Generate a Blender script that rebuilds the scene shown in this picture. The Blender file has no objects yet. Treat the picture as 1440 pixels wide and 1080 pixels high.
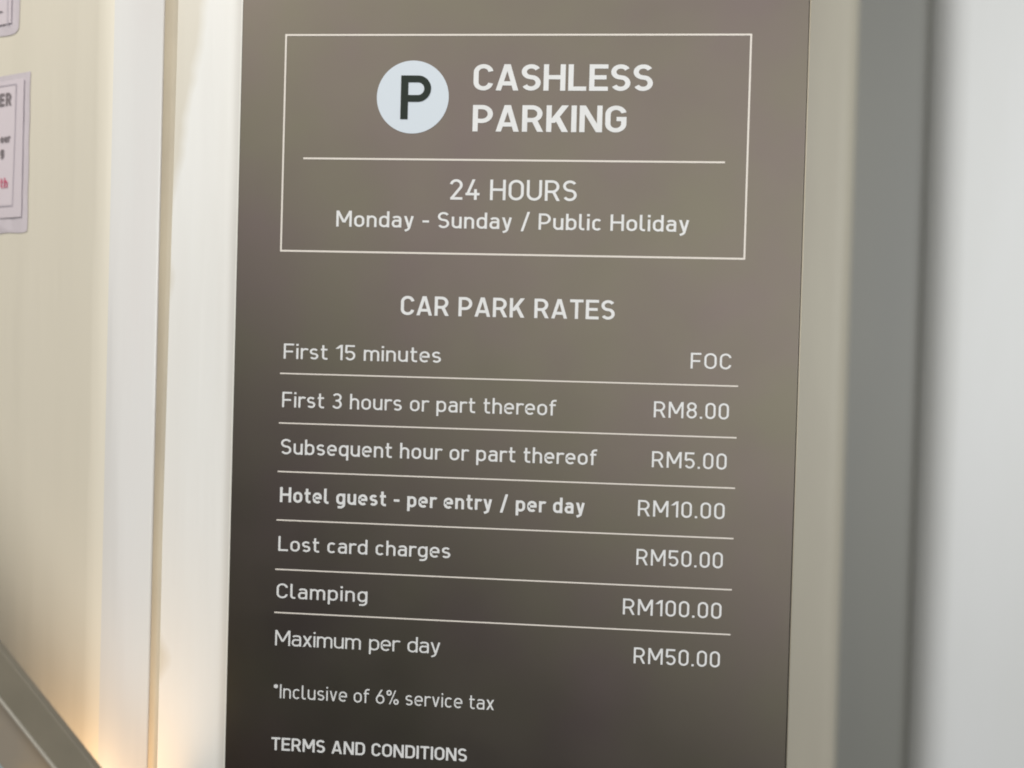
import bpy, bmesh, math, random
from mathutils import Matrix, Vector, noise
sc = bpy.context.scene
random.seed(4)
Z0 = 1.75                                   # height of the frame's top line above the floor
R = math.radians

# ------------------------------------------------------------------ camera
cam_d = bpy.data.cameras.new('camera'); cam = bpy.data.objects.new('camera', cam_d)
sc.collection.objects.link(cam); sc.camera = cam
cam_d.sensor_width = 36; cam_d.lens = 30.0; cam_d.clip_start = .02; cam_d.clip_end = 100
cam_d.dof.use_dof = True; cam_d.dof.focus_distance = .752; cam_d.dof.aperture_fstop = 1.3
r0 = (0.9969965, -0.0277633, 0.0722993); r1 = (0.0285317, 0.9995466, -0.0096163); r2 = (-0.0719995, 0.0116503, 0.9973366)
def ax(r): return Vector((r[0], r[2], -r[1]))
X, Y, Zc = ax(r0), -ax(r1), -ax(r2)
cam.matrix_world = Matrix(((X.x, Y.x, Zc.x, .0565), (X.y, Y.y, Zc.y, -.7499), (X.z, Y.z, Zc.z, Z0 - .2963), (0, 0, 0, 1)))

# ------------------------------------------------------------------ world, lamps, exposure
w = bpy.data.worlds.new('World'); sc.world = w; w.use_nodes = True
bg = w.node_tree.nodes['Background']; bg.inputs[0].default_value = (.80, .88, 1.0, 1); bg.inputs[1].default_value = .045
sc.view_settings.view_transform = 'Standard'; sc.view_settings.look = 'None'
sc.view_settings.exposure = 0; sc.view_settings.gamma = 1
try: sc.cycles.filter_width = 1.9
except Exception: pass
def area(name, loc, target, size, power, col, sy=None, spread=180):
    l = bpy.data.lights.new(name, 'AREA'); l.energy = power; l.color = col; l.size = size; l.spread = R(spread)
    if sy: l.shape = 'RECTANGLE'; l.size_y = sy
    o = bpy.data.objects.new(name, l); sc.collection.objects.link(o)
    o.location = (loc[0], loc[1], loc[2] + Z0)
    o.rotation_euler = (Vector(target) - Vector(loc)).to_track_quat('-Z', 'Y').to_euler()
    return o
hl = area('hall_light_panel', (.86, -2.2, .70), (.86, 0, .70), 4.2, 82, (1, .97, .92), 3.4)
hl.rotation_euler = (Matrix.Rotation(R(33), 3, 'Y') @ hl.rotation_euler.to_matrix()).to_euler()
area('side_fill', (2.15, -1.8, .1), (0, 0, -.3), .8, 30, (.93, .97, 1.0), 1.4)  # unseen cool fill, added from the right to supply diffuse light
area('left_fill', (-1.15, -.95, 1.15), (-.6, 0, 0), .5, 18, (1, .95, .86))  # unseen fill, added to brighten the upper left of the cream panel
sp = bpy.data.lights.new('warm_uplight', 'SPOT'); sp.energy = 1.5; sp.color = (1, .64, .34); sp.spot_size = R(84); sp.spot_blend = 1; sp.shadow_soft_size = .012
so = bpy.data.objects.new('warm_uplight', sp); sc.collection.objects.link(so)
so.location = (-.372, -.085, Z0 - .752); so.rotation_euler = (Vector((-.372, -.010, -.66)) - Vector((-.372, -.085, -.752))).to_track_quat('-Z', 'Y').to_euler()

# ------------------------------------------------------------------ materials
def mat(name, col, rough=.5, metal=0, spec=.5, coat=0, mott=None, bump=None, rvar=None):
    m = bpy.data.materials.new(name); m.use_nodes = True; nt = m.node_tree; b = nt.nodes['Principled BSDF']
    b.inputs['Base Color'].default_value = (*col, 1); b.inputs['Roughness'].default_value = rough
    b.inputs['Metallic'].default_value = metal; b.inputs['Specular IOR Level'].default_value = spec
    b.inputs['Coat Weight'].default_value = coat; b.inputs['Coat Roughness'].default_value = .15
    tc = nt.nodes.new('ShaderNodeTexCoord')
    def nz(scale, stretch, detail):
        mp = nt.nodes.new('ShaderNodeMapping'); mp.inputs['Scale'].default_value = stretch
        n = nt.nodes.new('ShaderNodeTexNoise'); n.inputs['Scale'].default_value = scale; n.inputs['Detail'].default_value = detail
        nt.links.new(tc.outputs['Object'], mp.inputs[0]); nt.links.new(mp.outputs[0], n.inputs['Vector']); return n
    if mott:   # (colour b, scale, stretch, amount)
        n = nz(mott[1], mott[2], 4); mx = nt.nodes.new('ShaderNodeMix'); mx.data_type = 'RGBA'
        rp = nt.nodes.new('ShaderNodeMapRange'); rp.inputs[1].default_value = .35; rp.inputs[2].default_value = .7; rp.inputs[4].default_value = mott[3]
        nt.links.new(n.outputs[0], rp.inputs[0]); nt.links.new(rp.outputs[0], mx.inputs[0])
        mx.inputs[6].default_value = (*col, 1); mx.inputs[7].default_value = (*mott[0], 1); nt.links.new(mx.outputs[2], b.inputs['Base Color'])
    if bump:   # (scale, stretch, strength, distance)
        n = nz(bump[0], bump[1], 3); bp = nt.nodes.new('ShaderNodeBump'); bp.inputs['Strength'].default_value = bump[2]; bp.inputs['Distance'].default_value = bump[3]
        nt.links.new(n.outputs[0], bp.inputs['Height']); nt.links.new(bp.outputs[0], b.inputs['Normal'])
    if rvar:
        n = nz(rvar[0], rvar[1], 5); rp = nt.nodes.new('ShaderNodeMapRange'); rp.inputs[3].default_value = rough - rvar[2]; rp.inputs[4].default_value = rough + rvar[2]
        nt.links.new(n.outputs[0], rp.inputs[0]); nt.links.new(rp.outputs[0], b.inputs['Roughness'])
    return m
M = {}
M['bronze'] = mat('bronze_anodised', (.144, .133, .105), .43, 1, mott=((.143, .120, .112), 8, (1, 1, 1), 1), bump=(900, (1, 1, 1), .06, .0002), rvar=(14, (1, 1, 1), .06))
M['edge'] = mat('sign_edge', (.82, .82, .78), .4)
M['rim'] = mat('sign_rim', (.30, .27, .21), .42, 1)
M['print'] = mat('white_vinyl', (.65, .66, .665), .5, mott=((.575, .585, .585), 60, (1, 1, 1), .5))
M['disc'] = mat('pale_blue_vinyl', (.53, .59, .65), .45)
M['dark'] = mat('dark_green_vinyl', (.012, .020, .015), .6, spec=.25)
M['cream'] = mat('cream_gloss_paint', (.70, .655, .55), .33, coat=.25, mott=((.63, .60, .52), 3, (1, 1, .4), .7), bump=(5, (4, 4, .35), .3, .005))
M['white'] = mat('white_gloss_paint', (.73, .735, .72), .35, coat=.3, mott=((.69, .68, .65), 9, (2, 2, .25), .7), bump=(6, (4, 4, .3), .45, .004))
M['facet'] = mat('painted_sheen_grey', (.59, .595, .585), .30, coat=.4, mott=((.59, .56, .54), 7, (2, 2, .3), .7), bump=(6, (4, 4, .3), .5, .004))  # reflection of a cool light, painted on the bend as pale grey
M['rule'] = mat('cream_vinyl_rule', (.64, .60, .55), .5)
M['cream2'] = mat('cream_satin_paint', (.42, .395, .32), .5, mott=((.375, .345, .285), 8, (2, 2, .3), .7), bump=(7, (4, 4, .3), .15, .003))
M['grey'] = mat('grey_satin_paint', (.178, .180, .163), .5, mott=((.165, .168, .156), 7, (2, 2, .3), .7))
M['column'] = mat('white_column_paint', (.62, .63, .63), .45, mott=((.57, .58, .565), 5, (2, 2, .4), .6), bump=(8, (2, 2, .4), .1, .003))
M['seal'] = mat('tan_sealant', (.50, .44, .33), .6, mott=((.40, .35, .27), 30, (1, 1, .3), .8), bump=(60, (1, 1, .4), .3, .001))
M['paper'] = mat('lilac_paper', (.60, .54, .585), .7, mott=((.58, .53, .56), 14, (1, 1, 1), .6))
M['inner'] = mat('pale_paper', (.62, .56, .60), .7)
M['sleeve'] = mat('plastic_sleeve', (.60, .55, .59), .22, coat=.6, bump=(55, (1, 1, 1), .5, .002))
M['ink'] = mat('grey_ink', (.19, .165, .175), .6)
M['line'] = mat('lilac_line', (.48, .44, .49), .6)
M['red'] = mat('red_ink', (.55, .10, .18), .6)
M['rail'] = mat('grey_rail_paint', (.20, .178, .135), .5, mott=((.16, .145, .11), 20, (1, 1, 1), .7), bump=(30, (1, 1, 1), .1, .001))
M['lip'] = mat('bright_lip', (.55, .52, .45), .3, .3)
M['tan'] = mat('tan_board', (.34, .26, .17), .55, mott=((.24, .21, .17), 18, (1, 1, 1), .9))
M['blue'] = mat('blue_grey_board', (.26, .32, .33), .5)

# tapering tan shade painted into the colour of the white panel beside the joint
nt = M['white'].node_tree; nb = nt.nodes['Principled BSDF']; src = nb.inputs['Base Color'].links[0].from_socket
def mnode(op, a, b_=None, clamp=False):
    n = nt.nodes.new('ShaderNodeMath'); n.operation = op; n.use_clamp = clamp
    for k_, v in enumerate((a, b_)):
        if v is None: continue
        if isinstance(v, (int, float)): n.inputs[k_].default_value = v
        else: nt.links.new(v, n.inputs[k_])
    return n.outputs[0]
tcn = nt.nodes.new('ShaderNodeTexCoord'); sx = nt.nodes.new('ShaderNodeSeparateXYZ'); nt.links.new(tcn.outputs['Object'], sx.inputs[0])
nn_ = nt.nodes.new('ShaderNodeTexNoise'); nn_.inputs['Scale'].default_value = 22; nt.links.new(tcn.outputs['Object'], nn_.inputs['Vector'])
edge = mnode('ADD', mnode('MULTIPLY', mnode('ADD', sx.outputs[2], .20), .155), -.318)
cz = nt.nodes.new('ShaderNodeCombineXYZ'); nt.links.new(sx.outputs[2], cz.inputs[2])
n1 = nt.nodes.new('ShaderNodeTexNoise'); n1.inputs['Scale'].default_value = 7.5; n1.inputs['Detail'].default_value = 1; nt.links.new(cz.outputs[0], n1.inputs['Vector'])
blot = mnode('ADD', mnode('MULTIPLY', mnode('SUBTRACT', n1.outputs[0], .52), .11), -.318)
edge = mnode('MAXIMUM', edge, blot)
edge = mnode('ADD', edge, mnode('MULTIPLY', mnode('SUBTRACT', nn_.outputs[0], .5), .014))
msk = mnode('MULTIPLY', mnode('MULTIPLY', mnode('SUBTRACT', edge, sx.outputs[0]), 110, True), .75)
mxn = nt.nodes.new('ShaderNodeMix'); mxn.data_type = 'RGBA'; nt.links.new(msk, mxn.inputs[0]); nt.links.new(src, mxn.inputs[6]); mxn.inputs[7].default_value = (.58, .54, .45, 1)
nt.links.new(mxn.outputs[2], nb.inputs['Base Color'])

# ------------------------------------------------------------------ helpers
def link(name, me, m, parent=None, smooth=False):
    me.materials.append(M[m]) if isinstance(m, str) else me.materials.append(m)
    if smooth:
        for p in me.polygons: p.use_smooth = True
    o = bpy.data.objects.new(name, me); sc.collection.objects.link(o)
    if parent: o.parent = parent
    return o
def from_bm(name, bm, m, parent=None, smooth=False):
    me = bpy.data.meshes.new(name); bm.to_mesh(me); bm.free(); return link(name, me, m, parent, smooth)
def tag(o, label, cat, group=None, kind=None):
    if label: o['label'] = label
    if cat: o['category'] = cat
    if group: o['group'] = group
    if kind: o['kind'] = kind
    return o
def thing(name, label, cat, loc=(0, 0, 0), rot=(0, 0, 0), group=None):
    o = bpy.data.objects.new(name, None); sc.collection.objects.link(o); o.empty_display_size = .05
    o.location = loc; o.rotation_euler = rot
    return tag(o, label, cat, group)
def box(bm, x0, x1, y0, y1, z0, z1, bev=0):
    r = bmesh.ops.create_cube(bm, size=1)
    for v in r['verts']:
        v.co = ((x0 + x1) / 2 + v.co.x * (x1 - x0), (y0 + y1) / 2 + v.co.y * (y1 - y0), (z0 + z1) / 2 + v.co.z * (z1 - z0))
    if bev:
        es = list({e for v in r['verts'] for e in v.link_edges})
        bmesh.ops.bevel(bm, geom=es, offset=bev, segments=2, profile=.5, affect='EDGES')
def extrude_profile(name, pts, z0, z1, m, parent=None, closed=False, taper=None, nz=24):
    """open or closed plan profile (x, y) swept up; taper(t) -> (dx) per point index"""
    bm = bmesh.new(); rows = []
    for k in range(nz + 1):
        z = z0 + (z1 - z0) * k / nz
        rows.append([bm.verts.new((x + (taper(i, z) if taper else 0), y, z)) for i, (x, y) in enumerate(pts)])
    n = len(pts)
    for k in range(nz):
        for i in range(n if closed else n - 1):
            j = (i + 1) % n; bm.faces.new((rows[k][i], rows[k][j], rows[k + 1][j], rows[k + 1][i]))
    if closed:
        bm.faces.new(rows[0][::-1]); bm.faces.new(rows[-1])
    bmesh.ops.recalc_face_normals(bm, faces=bm.faces)
    return from_bm(name, bm, m, parent, True)
def fillet(pts, rad, seg=8):
    """round the inner corners of an open polyline; rad per corner"""
    out = [Vector(pts[0])]
    for i in range(1, len(pts) - 1):
        a, b, c = Vector(pts[i - 1]), Vector(pts[i]), Vector(pts[i + 1]); r = rad[i - 1]
        u, v = (a - b).normalized(), (c - b).normalized(); ang = u.angle(v)
        if r <= 0: out.append(b); continue
        d = r / math.tan(ang / 2); p, q = b + u * d, b + v * d
        cen = b + (u + v).normalized() * (r / math.sin(ang / 2))
        a0 = math.atan2(p.y - cen.y, p.x - cen.x); a1 = math.atan2(q.y - cen.y, q.x - cen.x)
        while a1 - a0 > math.pi: a1 -= 2 * math.pi
        while a1 - a0 < -math.pi: a1 += 2 * math.pi
        for s in range(seg + 1):
            t = a0 + (a1 - a0) * s / seg; out.append(cen + Vector((math.cos(t), math.sin(t))) * r)
    out.append(Vector(pts[-1])); return [(p.x, p.y) for p in out]

# ------------------------------------------------------------------ lettering: a monoline engineering alphabet drawn stroke by stroke
def arc(cx, cy, rx, ry, a0, a1, n=14):
    return [(cx + rx * math.cos(R(a0 + (a1 - a0) * i / n)), cy + ry * math.sin(R(a0 + (a1 - a0) * i / n))) for i in range(n + 1)]
def ln(*p): return ('p', list(p), False)
def pa(*segs):
    out = []
    for s in segs:
        for q in (s if isinstance(s, list) else [s]):
            if not out or math.hypot(q[0] - out[-1][0], q[1] - out[-1][1]) > 1e-4: out.append(q)
    return ('p', out, False)
def cl(*segs):
    t = pa(*segs)[1]
    if math.hypot(t[0][0] - t[-1][0], t[0][1] - t[-1][1]) < 1e-4: t = t[:-1]
    return ('p', t, True)
def slab(x0, y0, x1, y1, k=1.0): return ('s', (x0, y0, x1, y1, k))
def dot(x, y): return ('d', (x, y))
def glyph(ch, w):
    h = w / 2; X_ = .72                               # x-height
    def ob(W, y0, y1, r=None):                        # centre-line box of a rounded bowl
        rx = (W - w) / 2; cx = W / 2; ry = min(r or rx, (y1 - y0 - w) / 2)
        return cx, rx, ry, y0 + h + ry, y1 - h - ry
    def stadium(W, y0, y1, r=None):
        cx, rx, ry, yl, yu = ob(W, y0, y1, r)
        return cl(arc(cx, yu, rx, ry, 0, 180, 20), arc(cx, yl, rx, ry, 180, 360, 20))
    def bowlR(x0, x1, y0, y1):                        # D-like bowl open to the left, from (x0,y1) round to (x0,y0)
        ry = (y1 - y0) / 2; rx = min(ry, x1 - x0); return [(x0, y1)] + arc(x1 - rx, (y0 + y1) / 2, rx, ry, 90, -90, 16) + [(x0, y0)]
    U = {'O': .66, 'C': .62, 'G': .64, 'S': .61, 'D': .64}
    if ch == 'O': return .66, [stadium(.66, 0, 1)]
    if ch == '0': return .56, [stadium(.56, 0, 1)]
    if ch == 'C':
        cx, rx, ry, yl, yu = ob(.62, 0, 1); return .61, [pa(arc(cx, yu, rx, ry, 8, 180, 20), arc(cx, yl, rx, ry, 180, 352, 20))]
    if ch == 'G':
        cx, rx, ry, yl, yu = ob(.64, 0, 1)
        return .64, [pa(arc(cx, yu, rx, ry, 12, 180, 20), arc(cx, yl, rx, ry, 180, 360, 20), (cx + rx, .50), (cx + .02, .50))]
    if ch in 'S':
        W = .60; cx = W / 2; rx = (W - w) / 2; m = .51; ru = (1 - h - m) / 2; rl = (m - h) / 2
        return W, [pa(arc(cx, m + ru, rx, ru, 28, 250, 22), arc(cx, rl + h, rx, rl, 70, -152, 22))]
    if ch == 's':
        W = .48; cx = W / 2; rx = (W - w) / 2; m = X_ / 2 + .005; ru = (X_ - h - m) / 2; rl = (m - h) / 2
        return W, [pa(arc(cx - .005, m + ru, rx * .96, ru, 30, 250, 20), arc(cx, rl + h, rx, rl, 70, -150, 20))]
    if ch == '8':
        W = .57; m = .53; return W, [cl(arc(W / 2, (1 - h + m) / 2, (W - w) / 2 * .92, (1 - h - m) / 2, 0, 360, 28)), cl(arc(W / 2, (m + h) / 2, (W - w) / 2, (m - h) / 2, 0, 360, 28))]
    if ch == '3':
        W = .56; cx = W / 2 - .01; m = .53; rx = (W - w) / 2; ru = (1 - h - m) / 2; rl = (m - h) / 2
        return W, [pa(arc(cx, m + ru, rx * .94, ru, 150, -90, 20), (cx - .08, m)), pa((cx, m), arc(cx, h + rl, rx, rl, 90, -155, 20))]
    if ch == '6':
        W = .58; cx = W / 2; rx = (W - w) / 2; rl = .5 * (.62 - w) + .01
        return W, [cl(arc(cx, h + rl, rx, rl, 0, 360, 26)), slab(cx - rx * .93, .42, cx + .10, 1, 1.0)]
    if ch == '5':
        W = .56; cx = W / 2; rx = (W - w) / 2; rl = (.62 - w) / 2
        return W, [pa((W - .03, 1 - h), (h + .015, 1 - h), (h + .0, .50)), pa((h, .50), (cx - .07, h + 2 * rl), arc(cx, h + rl, rx, rl, 90, -152, 20))]
    if ch == '2':
        W = .57; cx = W / 2; rx = (W - w) / 2; ry = rx
        return W, [pa(arc(cx, 1 - h - ry, rx, ry, 170, -38, 18), (h * 1.5, h)), pa((h * .6, h), (W, h))]
    if ch == '4':
        return .62, [slab(.07, .22, .36, 1), pa((.0, .22 + h), (.62, .22 + h)), pa((.44, 0), (.44, .52))]
    if ch == '1': return .36, [pa((.36 - h, 0), (.36 - h, 1)), slab(.05, .74, .36 - h * .9, .985, 1.1)]
    if ch == 'A': return .72, [slab(h * 1.08, 0, .36 - .015, 1), slab(.72 - h * 1.08, 0, .36 + .015, 1), ln((.13, .27), (.59, .27))]
    if ch == 'H': return .68, [ln((h, 0), (h, 1)), ln((.68 - h, 0), (.68 - h, 1)), ln((h, .51), (.68 - h, .51))]
    if ch == 'L': return .56, [ln((h, 1), (h, h), (.56, h))]
    if ch == 'E': return .58, [ln((.58, 1 - h), (h, 1 - h), (h, h), (.58, h)), ln((h, .51), (.53, .51))]
    if ch == 'F': return .56, [ln((.56, 1 - h), (h, 1 - h), (h, 0)), ln((h, .48), (.51, .48))]
    if ch == 'T': return .60, [ln((0, 1 - h), (.60, 1 - h)), ln((.30, 1 - h), (.30, 0))]
    if ch == 'I': return w, [ln((h, 0), (h, 1))]
    if ch == 'P': return .62, [ln((h, 0), (h, 1)), pa(bowlR(h, .62 - h, .40, 1 - h))]
    if ch == 'R': return .65, [ln((h, 0), (h, 1)), pa(bowlR(h, .62 - h, .44, 1 - h)), slab(.65 - h * 1.1, 0, .36, .46, 1.05)]
    if ch == 'D': return .65, [ln((h, 0), (h, 1)), pa((h, 1 - h), arc(.65 - h - .24, 1 - h - .26, .24, .26, 90, 0), arc(.65 - h - .24, h + .26, .24, .26, 0, -90), (h, h))]
    if ch == 'B': return .65, []
    if ch == 'K': return .67, [ln((h, 0), (h, 1)), slab(w, .34, .62 - h * .6, 1, 1.1), slab(.67 - h * 1.2, 0, .30, .60, 1.1)]
    if ch == 'N': return .69, [ln((h, 0), (h, 1)), ln((.69 - h, 0), (.69 - h, 1)), slab(.69 - h * 1.1, 0, h * 1.1, 1, 1.05)]
    if ch == 'M': return .82, [ln((h, 0), (h, 1)), ln((.82 - h, 0), (.82 - h, 1)), slab(.41 + .0, .26, h * 1.1, 1, 1.05), slab(.41, .26, .82 - h * 1.1, 1, 1.05)]
    if ch == 'U': return .66, [pa((h, 1), (h, .35), arc(.33, h + .33 - h, .33 - h, .33 - h, 180, 360, 18), (.66 - h, 1))]
    # lower case
    if ch == 'o': return .54, [stadium(.54, 0, X_)]
    if ch == 'c':
        cx, rx, ry, yl, yu = ob(.50, 0, X_); return .48, [pa(arc(cx + .01, yu, rx, ry, 38, 180, 18), arc(cx + .01, yl, rx, ry, 180, 322, 18))]
    if ch == 'e':
        W = .54; cx, rx, ry, yl, yu = ob(W, 0, X_)
        return W, [pa((h, .365), (W - h, .365), arc(cx, yu, rx, ry, 0, 180, 18), arc(cx, yl, rx, ry, 180, 318, 16))]
    if ch in 'bp':
        W = .54; cx, rx, ry, yl, yu = ob(W, 0, X_)
        st = ln((h, 0), (h, 1)) if ch == 'b' else ln((h, -.26), (h, X_))
        return W, [st, pa((h, yu - .02), arc(cx, yu, rx, ry, 160, 0, 16), arc(cx, yl, rx, ry, 0, -160, 16), (h, yl + .02))]
    if ch in 'dq':
        W = .54; cx, rx, ry, yl, yu = ob(W, 0, X_)
        st = ln((W - h, 0), (W - h, 1)) if ch == 'd' else ln((W - h, -.26), (W - h, X_))
        return W, [st, pa((W - h, yu - .02), arc(cx, yu, rx, ry, 20, 180, 16), arc(cx, yl, rx, ry, 180, 340, 16), (W - h, yl + .02))]
    if ch == 'g':
        W = .54; cx, rx, ry, yl, yu = ob(W, 0, X_); r = .20
        return W, [pa((W - h, X_), (W - h, -.26 + h + r), arc(W - h - r, -.26 + h + r, r, r, 0, -90, 10), (.10, -.26 + h)),
                   pa((W - h, yu - .02), arc(cx, yu, rx, ry, 20, 180, 16), arc(cx, yl, rx, ry, 180, 340, 16), (W - h, yl + .02))]
    if ch == 'a':
        W = .51; t = .42
        return W, [pa(arc(h + .15, X_ - h - .15, .15, .15, 150, 90, 5), arc(W - h - .15, X_ - h - .15, .15, .15, 90, 0, 8), (W - h, 0)),
                   pa((W - h, t), (h + .15, t), arc(h + .13, (t + h) / 2, .13, (t - h) / 2, 90, 270, 12), (W * .62, h), (W - h, h + .08))]
    if ch == 'n': return .52, [ln((h, 0), (h, X_)), pa((h, X_ - h - .16), arc(.26, X_ - h - .19, .26 - h, .19, 150, 0, 14), (.52 - h, 0))]
    if ch == 'h': return .52, [ln((h, 0), (h, 1)), pa((h, X_ - h - .16), arc(.26, X_ - h - .19, .26 - h, .19, 150, 0, 14), (.52 - h, 0))]
    if ch == 'u': return .52, [ln((.52 - h, 0), (.52 - h, X_)), pa((h, X_), (h, h + .19), arc(.26, h + .19, .26 - h, .19, 180, 330, 14), (.52 - h, h + .16))]
    if ch == 'm':
        q = .235 + h * .0; a = .42
        return .84, [ln((h, 0), (h, X_)), pa((h, X_ - h - .16), arc((h + a) / 2, X_ - h - .18, (a - h) / 2, .18, 150, 0, 12), (a, 0)),
                     pa((a, X_ - h - .16), arc((a + .84 - h) / 2, X_ - h - .18, (.84 - h - a) / 2, .18, 150, 0, 12), (.84 - h, 0))]
    if ch == 'r': return .36, [ln((h, 0), (h, X_)), pa((h, X_ - h - .15), arc(.27, X_ - h - .19, .27 - h, .19, 150, 52, 9))]
    if ch == 'l': return .28, [pa((h, 1), (h, h + .14), arc(h + .14, h + .14, .14, .14, 180, 270, 8), (.28, h))]
    if ch == 't': return .37, [pa((h + .07, .95), (h + .07, h + .14), arc(h + .21, h + .14, .14, .14, 180, 270, 8), (.37, h)), ln((0, X_ - h), (.36, X_ - h))]
    if ch == 'f': return .36, [pa((h + .07, 0), (h + .07, 1 - h - .15), arc(h + .22, 1 - h - .15, .15, .15, 180, 90, 8), (.38, 1 - h)), ln((0, X_ - h), (.34, X_ - h))]
    if ch == 'i': return w, [ln((h, 0), (h, X_)), dot(h, .93)]
    if ch == 'y': return .52, [slab(.28, .0, h * 1.1, X_, 1.0), pa((.52 - h * 1.1, X_), (.27, -.06), (.20, -.20 + h), (.06, -.26 + h))]
    if ch == 'v': return .50, [slab(.25, 0, h * 1.1, X_), slab(.25, 0, .50 - h * 1.1, X_)]
    if ch == 'x': return .50, [slab(h * 1.2, 0, .50 - h * 1.2, X_, 1.1), slab(.50 - h * 1.2, 0, h * 1.2, X_, 1.1)]
    if ch == '-': return .34, [ln((0, .40), (.34, .40))]
    if ch == '/': return .46, [slab(h, -.12, .46 - h, 1.08)]
    if ch == '.': return w * 1.1, [dot(w * .55, w * .55)]
    if ch == '*':
        return .30, [ln((.15 - .15 * math.cos(R(a)), .84 - .15 * math.sin(R(a))), (.15 + .15 * math.cos(R(a)), .84 + .15 * math.sin(R(a)))) for a in (90, 30, 150)]
    if ch == '%':
        return .82, [cl(arc(.17, .81, .17 - h * .8, .19 - h * .8, 0, 360, 16)), cl(arc(.65, .19, .17 - h * .8, .19 - h * .8, 0, 360, 16)), slab(.22, 0, .60, 1, .8)]
    raise KeyError(ch)

def stroke_quads(pts, closed, w):
    n = len(pts); L = []; Rr = []
    for i in range(n):
        a = pts[i - 1] if (i > 0 or closed) else None; c = pts[(i + 1) % n] if (i < n - 1 or closed) else None; b = pts[i]
        d = []
        if a: v = Vector((b[0] - a[0], b[1] - a[1])).normalized(); d.append(v)
        if c: v = Vector((c[0] - b[0], c[1] - b[1])).normalized(); d.append(v)
        t = (d[0] + d[-1]).normalized() if (d[0] + d[-1]).length > 1e-6 else d[0]
        nn = Vector((-t.y, t.x)); k = 1 / max(.35, nn.dot(Vector((-d[0].y, d[0].x))))
        L.append((b[0] + nn.x * w / 2 * k, b[1] + nn.y * w / 2 * k)); Rr.append((b[0] - nn.x * w / 2 * k, b[1] - nn.y * w / 2 * k))
    q = []
    for i in range(n if closed else n - 1):
        j = (i + 1) % n; q.append((L[i], Rr[i], Rr[j], L[j]))
    return q
FIT = []
def lettering(name, text, xl, xr, zb, cap, wt, m, parent, y=-.0003, slant=0.0, track=.13, space=.34):
    """one line of print, fitted in width between xl and xr"""
    gl = []
    for c in text:
        gl.append(None if c == ' ' else glyph(c, wt))
    n = len(text); nat = sum(space - track if g is None else g[0] for g in gl); gaps = (n - 1)
    want = (xr - xl) / cap
    full = nat + track * gaps; s = want / full
    tr = (want / s - nat) / gaps
    FIT.append((text, round(want / full, 3)))
    bm = bmesh.new(); x = 0; lay = 0
    def add(quad, dz):
        vs = []
        for (u, v) in quad: vs.append(bm.verts.new((xl + (x + u) * s * cap + v * cap * slant, y - dz, zb + v * cap)))
        try: bm.faces.new(vs)
        except ValueError: pass
    for g in gl:
        if g is None: x += space - track + tr; continue
        for k, st in enumerate(g[1]):
            dz = k * .00002
            if st[0] == 'p':
                for q in stroke_quads(st[1], st[2], wt): add(q, dz)
            elif st[0] == 's':
                x0, y0, x1, y1, kk = st[1]; L_ = math.hypot(x1 - x0, y1 - y0); hw = wt / 2 * L_ / abs(y1 - y0) * kk
                hw = min(hw, wt * .95)
                add(((x0 - hw, y0), (x0 + hw, y0), (x1 + hw, y1), (x1 - hw, y1)), dz)
            else:
                r = wt * .55; u, v = st[1]; add(((u - r, v - r), (u + r, v - r), (u + r, v + r), (u - r, v + r)), dz)
        x += g[0] + tr
    for f in bm.faces:
        f.normal_update()
        if f.normal.y > 0: f.normal_flip()
    return from_bm(name, bm, m, parent)

# ------------------------------------------------------------------ the wall behind the sign
def lift(o): o.location.z = Z0; return o
ZT, ZB = .85, -1.75
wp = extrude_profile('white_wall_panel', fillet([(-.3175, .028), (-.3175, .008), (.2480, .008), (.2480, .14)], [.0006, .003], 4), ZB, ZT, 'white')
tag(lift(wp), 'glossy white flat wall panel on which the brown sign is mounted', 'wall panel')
def bead_t(i, z):
    k = max(0, min(1, (z + .45) / .45)); return k * .0034 if i >= 2 else 0
sb = extrude_profile('sealant_joint', [(-.3267, .0108), (-.3245, .0082), (-.3205, .0064), (-.3185, .0062), (-.3160, .0083)], ZB, ZT, 'seal', taper=bead_t)
tag(lift(sb), 'thin tan sealant line running down between cream panel and white panel', 'sealant')
ca, sa = math.cos(R(20)), math.sin(R(20))
lp = [(-.3265, .040), (-.3265, .010), (-.362, -.012), (-.362 - .7 * ca, -.012 + .7 * sa)]
prof = fillet(lp, [.004, .045], 20)
cut = next(i for i, q in enumerate(prof) if q[0] < -.3635)
tr_ = extrude_profile('corner_sheen', prof[:cut + 1], ZB, ZT, 'facet')
tag(lift(tr_), 'pale grey painted sheen of cool light on the angled bend between cream notice panel and tan sealant line', 'facet')
lw = extrude_profile('cream_wall_panel', prof[cut:], ZB, ZT, 'cream')
tag(lift(lw), 'cream glossy wall panel at the left carrying the taped paper notices', 'wall panel')
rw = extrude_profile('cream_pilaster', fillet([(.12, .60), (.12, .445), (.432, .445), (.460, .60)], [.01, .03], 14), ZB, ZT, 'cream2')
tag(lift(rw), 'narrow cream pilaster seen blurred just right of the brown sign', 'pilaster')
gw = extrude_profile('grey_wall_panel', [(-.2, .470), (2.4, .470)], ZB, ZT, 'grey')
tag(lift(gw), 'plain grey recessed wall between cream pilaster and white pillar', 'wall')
co = extrude_profile('white_pillar', fillet([(.534, .60), (.534, .432), (1.6, .432), (1.6, .60)], [.040, .02], 24), ZB, ZT, 'column')
tag(lift(co), 'broad smooth white pillar with rounded edge, blurred at the right side', 'pillar')

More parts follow.
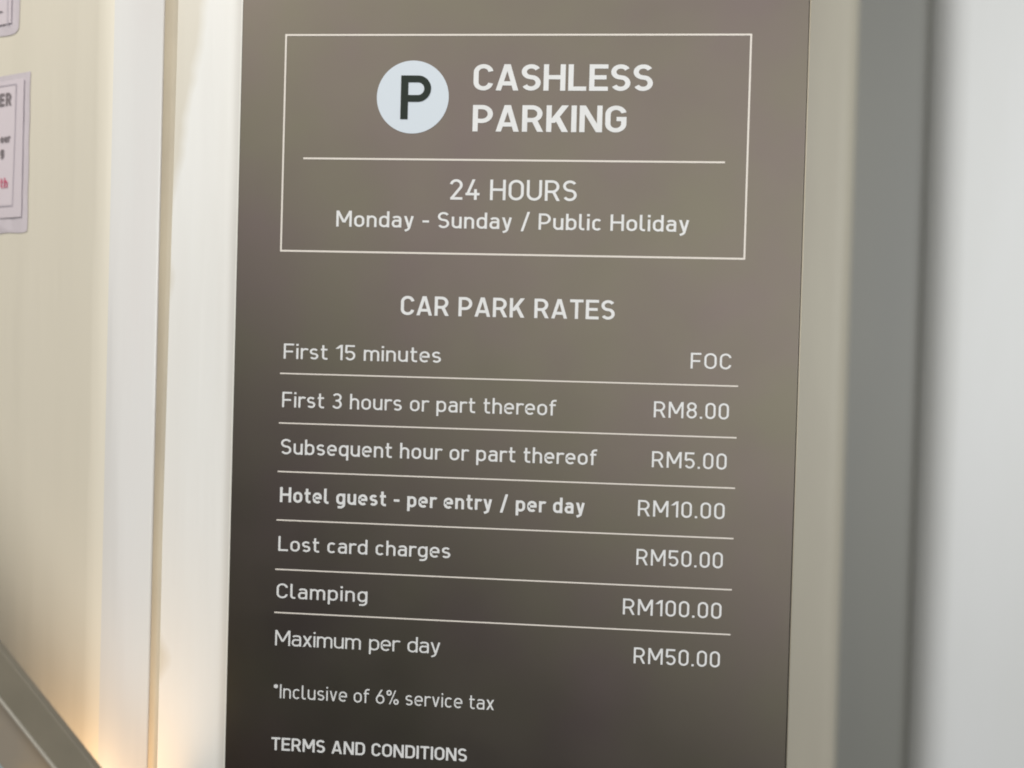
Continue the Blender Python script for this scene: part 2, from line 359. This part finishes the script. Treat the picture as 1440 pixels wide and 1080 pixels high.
# ------------------------------------------------------------------ the parking rate sign
S = thing('parking_rate_sign', 'tall brown car park rates sign with white lettering and round P emblem', 'sign', (0, 0, Z0))
bm = bmesh.new(); box(bm, -.2512, .2497, .0015, .0078, -1.02, .30, .0004); from_bm('backing_plate', bm, 'edge', S)
bm = bmesh.new(); box(bm, -.2494, .2486, 0, .003, -1.018, .298, .0008); from_bm('sign_face', bm, 'bronze', S)
bm = bmesh.new(); box(bm, .2488, .2499, -.0004, .0014, -1.018, .298, .0003); from_bm('edge_trim', bm, 'rim', S)
def rule(name, x0, x1, z, t=.0012):
    bm = bmesh.new(); vs = [bm.verts.new(v) for v in ((x0, -.0003, z - t / 2), (x1, -.0003, z - t / 2), (x1, -.0003, z + t / 2), (x0, -.0003, z + t / 2))]
    bm.faces.new(vs); return from_bm(name, bm, 'rule', S)
# border frame, one mesh
bm = bmesh.new(); x0, x1, zt, zb, t = -.2095, .2010, .0020, -.1922, .0016
o_ = [(x0, zb), (x1, zb), (x1, zt), (x0, zt)]; i_ = [(x0 + t, zb + t), (x1 - t, zb + t), (x1 - t, zt - t), (x0 + t, zt - t)]
ov = [bm.verts.new((a, -.0003, b)) for a, b in o_]; iv = [bm.verts.new((a, -.0003, b)) for a, b in i_]
for k in range(4): bm.faces.new((ov[k], ov[(k + 1) % 4], iv[(k + 1) % 4], iv[k]))
from_bm('border_line', bm, 'rule', S)
rule('rule_line', -.1903, .1812, -.1086, .0016)
for z in (-.3014, -.3460, -.3897, -.4334, -.4779, -.5169): rule('rule_line', -.2067, .1983, z)
bm = bmesh.new(); bmesh.ops.create_circle(bm, cap_ends=True, segments=96, radius=.0322)
for v in bm.verts: v.co = (v.co.x - .0928, -.0003, v.co.y - .0536)
for f in bm.faces:
    f.normal_update()
    if f.normal.y > 0: f.normal_flip()
disc = from_bm('emblem_disc', bm, 'disc', S)
# the emblem's P is wider and heavier than the small print, so it is drawn by hand
bm = bmesh.new(); H = .0386; px, pz = -.1034, -.0733; wv = .0066; wd = .0272
def pq(quads, dz=0):
    for q in quads: bm.faces.new([bm.verts.new((px + a, -.0007 - dz, pz + b)) for a, b in q])
pq([((0, 0), (wv, 0), (wv, H), (0, H))])
rr = (H * .60 - wv * .9) / 2
pth = [(0, H - wv * .45)] + arc(wd - wv / 2 - rr, H - wv * .45 - rr, rr, rr, 90, -90, 20) + [(wv * .5, H - wv * .45 - 2 * rr)]
pq(stroke_quads(pth, False, wv * .92), .00003)
for f in bm.faces:
    f.normal_update()
    if f.normal.y > 0: f.normal_flip()
from_bm('emblem_letter', bm, 'dark', disc)
W_REG, W_MED, W_BOLD = .115, .150, .160
L = lambda *a, **k: lettering('lettering', *a, 'print', S, **k)
L('CASHLESS', -.0390, .1176, -.0475, .0230, W_BOLD, track=.09)
L('PARKING', -.0388, .0958, -.0835, .0232, W_BOLD, track=.09)
L('24 HOURS', -.0576, .0545, -.1437, .0180, .122, space=.33)
L('Monday - Sunday / Public Holiday', -.1588, .1524, -.1690, .0142, .128, space=.33)
L('CAR PARK RATES', -.0985, .0905, -.2465, .0170, .145, space=.33, track=.11)
L('First 15 minutes', -.2038, -.0613, -.2881, .0136, W_REG, space=.33)
L('FOC', .1572, .1918, -.2871, .0136, W_REG, track=.17)
L('First 3 hours or part thereof', -.2041, .0417, -.3317, .0138, W_REG, space=.33)
L('RM8.00', .1268, .1911, -.3305, .0140, W_REG, track=.17)
L('Subsequent hour or part thereof', -.2042, .0784, -.3740, .0138, .122, space=.33)
L('RM5.00', .1264, .1905, -.3740, .0140, W_REG, track=.17)
L('Hotel guest - per entry / per day', -.2040, .0694, -.4172, .0136, .155, space=.33)
L('RM10.00', .1156, .1901, -.4170, .0140, W_REG, track=.17)
L('Lost card charges', -.2044, -.0482, -.4612, .0133, .120, space=.33)
L('RM50.00', .1155, .1898, -.4598, .0140, W_REG, track=.17)
L('Clamping', -.2049, -.1219, -.5038, .0133, .115, track=.15)
L('RM100.00', .1051, .1900, -.5037, .0140, W_REG, track=.17)
L('RM50.00', .1157, .1899, -.5461, .0140, W_REG, track=.17)
L('*Inclusive of 6% service tax', -.2054, -.0057, -.5942, .0126, .100, space=.33)
L('TERMS AND CONDITIONS', -.2063, -.0285, -.6415, .0116, .150, space=.34, track=.10)
L('Maximum per day', -.2052, -.0550, -.5466, .0138, .099, track=.085, space=.36)

# ------------------------------------------------------------------ paper notices on the cream panel
# local frame: origin at the panel's bend, +u runs left along the face, +n out of it
def on_panel(u, z, n=0): return Vector((-.362 - u * ca - n * sa, -.012 + u * sa - n * ca, z))
def sheet(name, pts, n, m, parent, thick=0, grid=None, wav=0):
    """flat sheet on the panel, outline pts (u, z)"""
    bm = bmesh.new(); vs = [bm.verts.new(on_panel(u, z, n)) for u, z in pts]; f = bm.faces.new(vs); f.normal_update()
    if f.normal.y > 0: f.normal_flip()
    if thick:
        r = bmesh.ops.extrude_face_region(bm, geom=list(bm.faces)); d = Vector((sa, ca, 0)) * thick
        for v in r['geom']:
            if isinstance(v, bmesh.types.BMVert): v.co += d
        bmesh.ops.recalc_face_normals(bm, faces=bm.faces)
    return from_bm(name, bm, m, parent)
def wavy_sleeve(name, u0, u1, z0, z1, parent, seed, rc=.006, crumple=.03):
    bm = bmesh.new(); nu, nz_ = 34, 40; g = []
    for a in range(nu + 1):
        col = []
        for b in range(nz_ + 1):
            u = u0 + (u1 - u0) * a / nu; z = z0 + (z1 - z0) * b / nz_
            # wobbling outline, rounded lower right corner
            if a == 0: u += .0003 * math.sin(b * .5 + seed)
            if b == 0: z += .0005 * math.sin(a * 1.1 + seed)
            du, dz = (u0 + rc) - u, (z0 + rc) - z
            if du > 0 and dz > 0:
                q = math.hypot(du, dz)
                if q > rc: u = u0 + rc - du * rc / q; z = z0 + rc - dz * rc / q
            k = math.exp(-((z - z0) / crumple) ** 2)
            e = min(a / 3, 1) * min(b / 2, 1)
            n = .0007 + e * (.0006 * noise.noise(Vector((u * 60, z * 40, seed))) + k * .0045 * abs(noise.noise(Vector((u * 170, z * 170, seed)))))
            col.append(bm.verts.new(on_panel(u, z, n)))
        g.append(col)
    for a in range(nu):
        for b in range(nz_):
            try: bm.faces.new((g[a][b], g[a + 1][b], g[a + 1][b + 1], g[a][b + 1]))
            except ValueError: pass
    bmesh.ops.recalc_face_normals(bm, faces=bm.faces)
    if sum(f.normal.y for f in bm.faces) > 0: bmesh.ops.reverse_faces(bm, faces=bm.faces)
    return from_bm(name, bm, 'sleeve', parent, True)
def notice_text(s, uright, z, cap, wt, m, parent, n=.0031, gap=.16):
    """text whose last letter ends at uright (u grows to the left)"""
    w_ = 0; gl = [glyph(c, wt) for c in s]
    for g in gl: w_ += g[0] + gap
    w_ -= gap; x = 0; bm = bmesh.new()
    for g in gl:
        for k, st in enumerate(g[1]):
            def add(q): bm.faces.new([bm.verts.new(on_panel(uright + (w_ - x - u) * cap, z + v * cap, n + k * .00004)) for u, v in q])
            if st[0] == 'p':
                for q in stroke_quads(st[1], st[2], wt): add(q)
            elif st[0] == 's':
                a0, b0, a1, b1, kk = st[1]; hw = wt / 2 * math.hypot(a1 - a0, b1 - b0) / abs(b1 - b0) * kk; add(((a0 - hw, b0), (a0 + hw, b0), (a1 + hw, b1), (a1 - hw, b1)))
        x += g[0] + gap
    for f in bm.faces:
        f.normal_update()
        if f.normal.y > 0: f.normal_flip()
    return from_bm('lettering', bm, m, parent)

def rect(u0, u1, z0, z1): return [(u0, z0), (u1, z0), (u1, z1), (u0, z1)]
def line_strip(u0, z0, u1, z1, t, n, parent, m='line'):
    d = Vector((u1 - u0, z1 - z0)).normalized(); p = Vector((-d.y, d.x)) * t / 2
    return sheet('border_line', [(u0 - p.x, z0 - p.y), (u1 - p.x, z1 - p.y), (u1 + p.x, z1 + p.y), (u0 + p.x, z0 + p.y)], n, m, parent)
N1 = thing('paper_notice', 'lilac notice in a crumpled plastic sleeve with a red word, lower of two', 'notice', (0, 0, Z0), group='paper notices taped to the cream panel')
wavy_sleeve('plastic_sleeve', .1078, .32, -.1745, -.0230, N1, 3.0, rc=.002, crumple=.014)
sheet('paper_sheet', rect(.1150, .31, -.1600, -.0290), .0022, 'paper', N1, .0003)
sheet('printed_panel', rect(.1262, .30, -.1480, -.0345), .0024, 'inner', N1)
line_strip(.1245, -.0335, .1270, -.1490, .0010, .0027, N1)
line_strip(.1245, -.0335, .30, -.0325, .0009, .0028, N1)
line_strip(.1270, -.1490, .30, -.1475, .0010, .0028, N1)
notice_text('ER', .1308, -.0530, .0122, .20, 'ink', N1)
notice_text('our', .1315, -.0880, .0078, .19, 'ink', N1)
notice_text('g', .1400, -.1010, .0090, .24, 'ink', N1)
notice_text('th', .1338, -.1315, .0098, .16, 'red', N1)
N2 = thing('paper_notice', 'grey lilac notice with rounded corner at the top left edge of the photo', 'notice', (0, 0, Z0), group='paper notices taped to the cream panel')
wavy_sleeve('plastic_sleeve', .1252, .32, .0155, .22, N2, 8.0, rc=.008, crumple=.006)
sheet('paper_sheet', rect(.1350, .31, .0260, .21), .0022, 'paper', N2, .0003)
line_strip(.1425, .21, .1392, .0240, .0012, .0026, N2)
sheet('ink_stroke', [(.1450, .0375), (.1490, .0392), (.31, .0402), (.31, .0386), (.1490, .0374)], .0027, 'ink', N2)

# ------------------------------------------------------------------ sloping handrail in the lower left corner
HR = thing('sloping_handrail', 'dark grey sloping handrail with bright lower lip in the bottom left corner', 'handrail', (-.36, -.12, Z0 - .55))
dirv = Vector((.0815, 0, -.0915)).normalized(); perp = Vector((dirv.z, 0, -dirv.x)) * -1
A = Vector((-.3812, -.12, -.5215)); Bp = Vector((-.3807, -.12, -.5596))
def bar(name, c_top, c_bot, y0, y1, m, s0=-.5, s1=.9, bev=.002):
    """bar whose upper/lower edges pass through two points and run along dirv"""
    bm = bmesh.new(); vs = []
    for s in (s0, s1):
        for c in (c_top, c_bot):
            for y in (y0, y1):
                p = c + dirv * s; vs.append(bm.verts.new((p.x + .36, y + .12, p.z + .55)))
    # order: s0: top y0, top y1, bot y0, bot y1 ; s1 the same
    a, b, c, d, e, f, g, h = vs
    for q in ((a, b, d, c), (e, g, h, f), (a, e, f, b), (c, d, h, g), (a, c, g, e), (b, f, h, d)): bm.faces.new(q)
    bmesh.ops.recalc_face_normals(bm, faces=bm.faces)
    if bev: bmesh.ops.bevel(bm, geom=list(bm.edges), offset=bev, segments=3, profile=.5, affect='EDGES')
    return from_bm(name, bm, m, HR, False)
pd = perp if perp.z > 0 else -perp
bar('rail', A, Bp + pd * .0012, -.12, -.113, 'rail', bev=.0006)
bar('lower_lip', Bp + pd * .0008, Bp - pd * .0009, -.121, -.100, 'lip', bev=.0003)
bar('infill_panel', Bp - pd * .0012, Bp - pd * .040, -.112, -.104, 'tan', bev=.0005)
bar('lower_panel', Bp - pd * .0402, Bp - pd * .2, -.112, -.104, 'blue', bev=.0005)
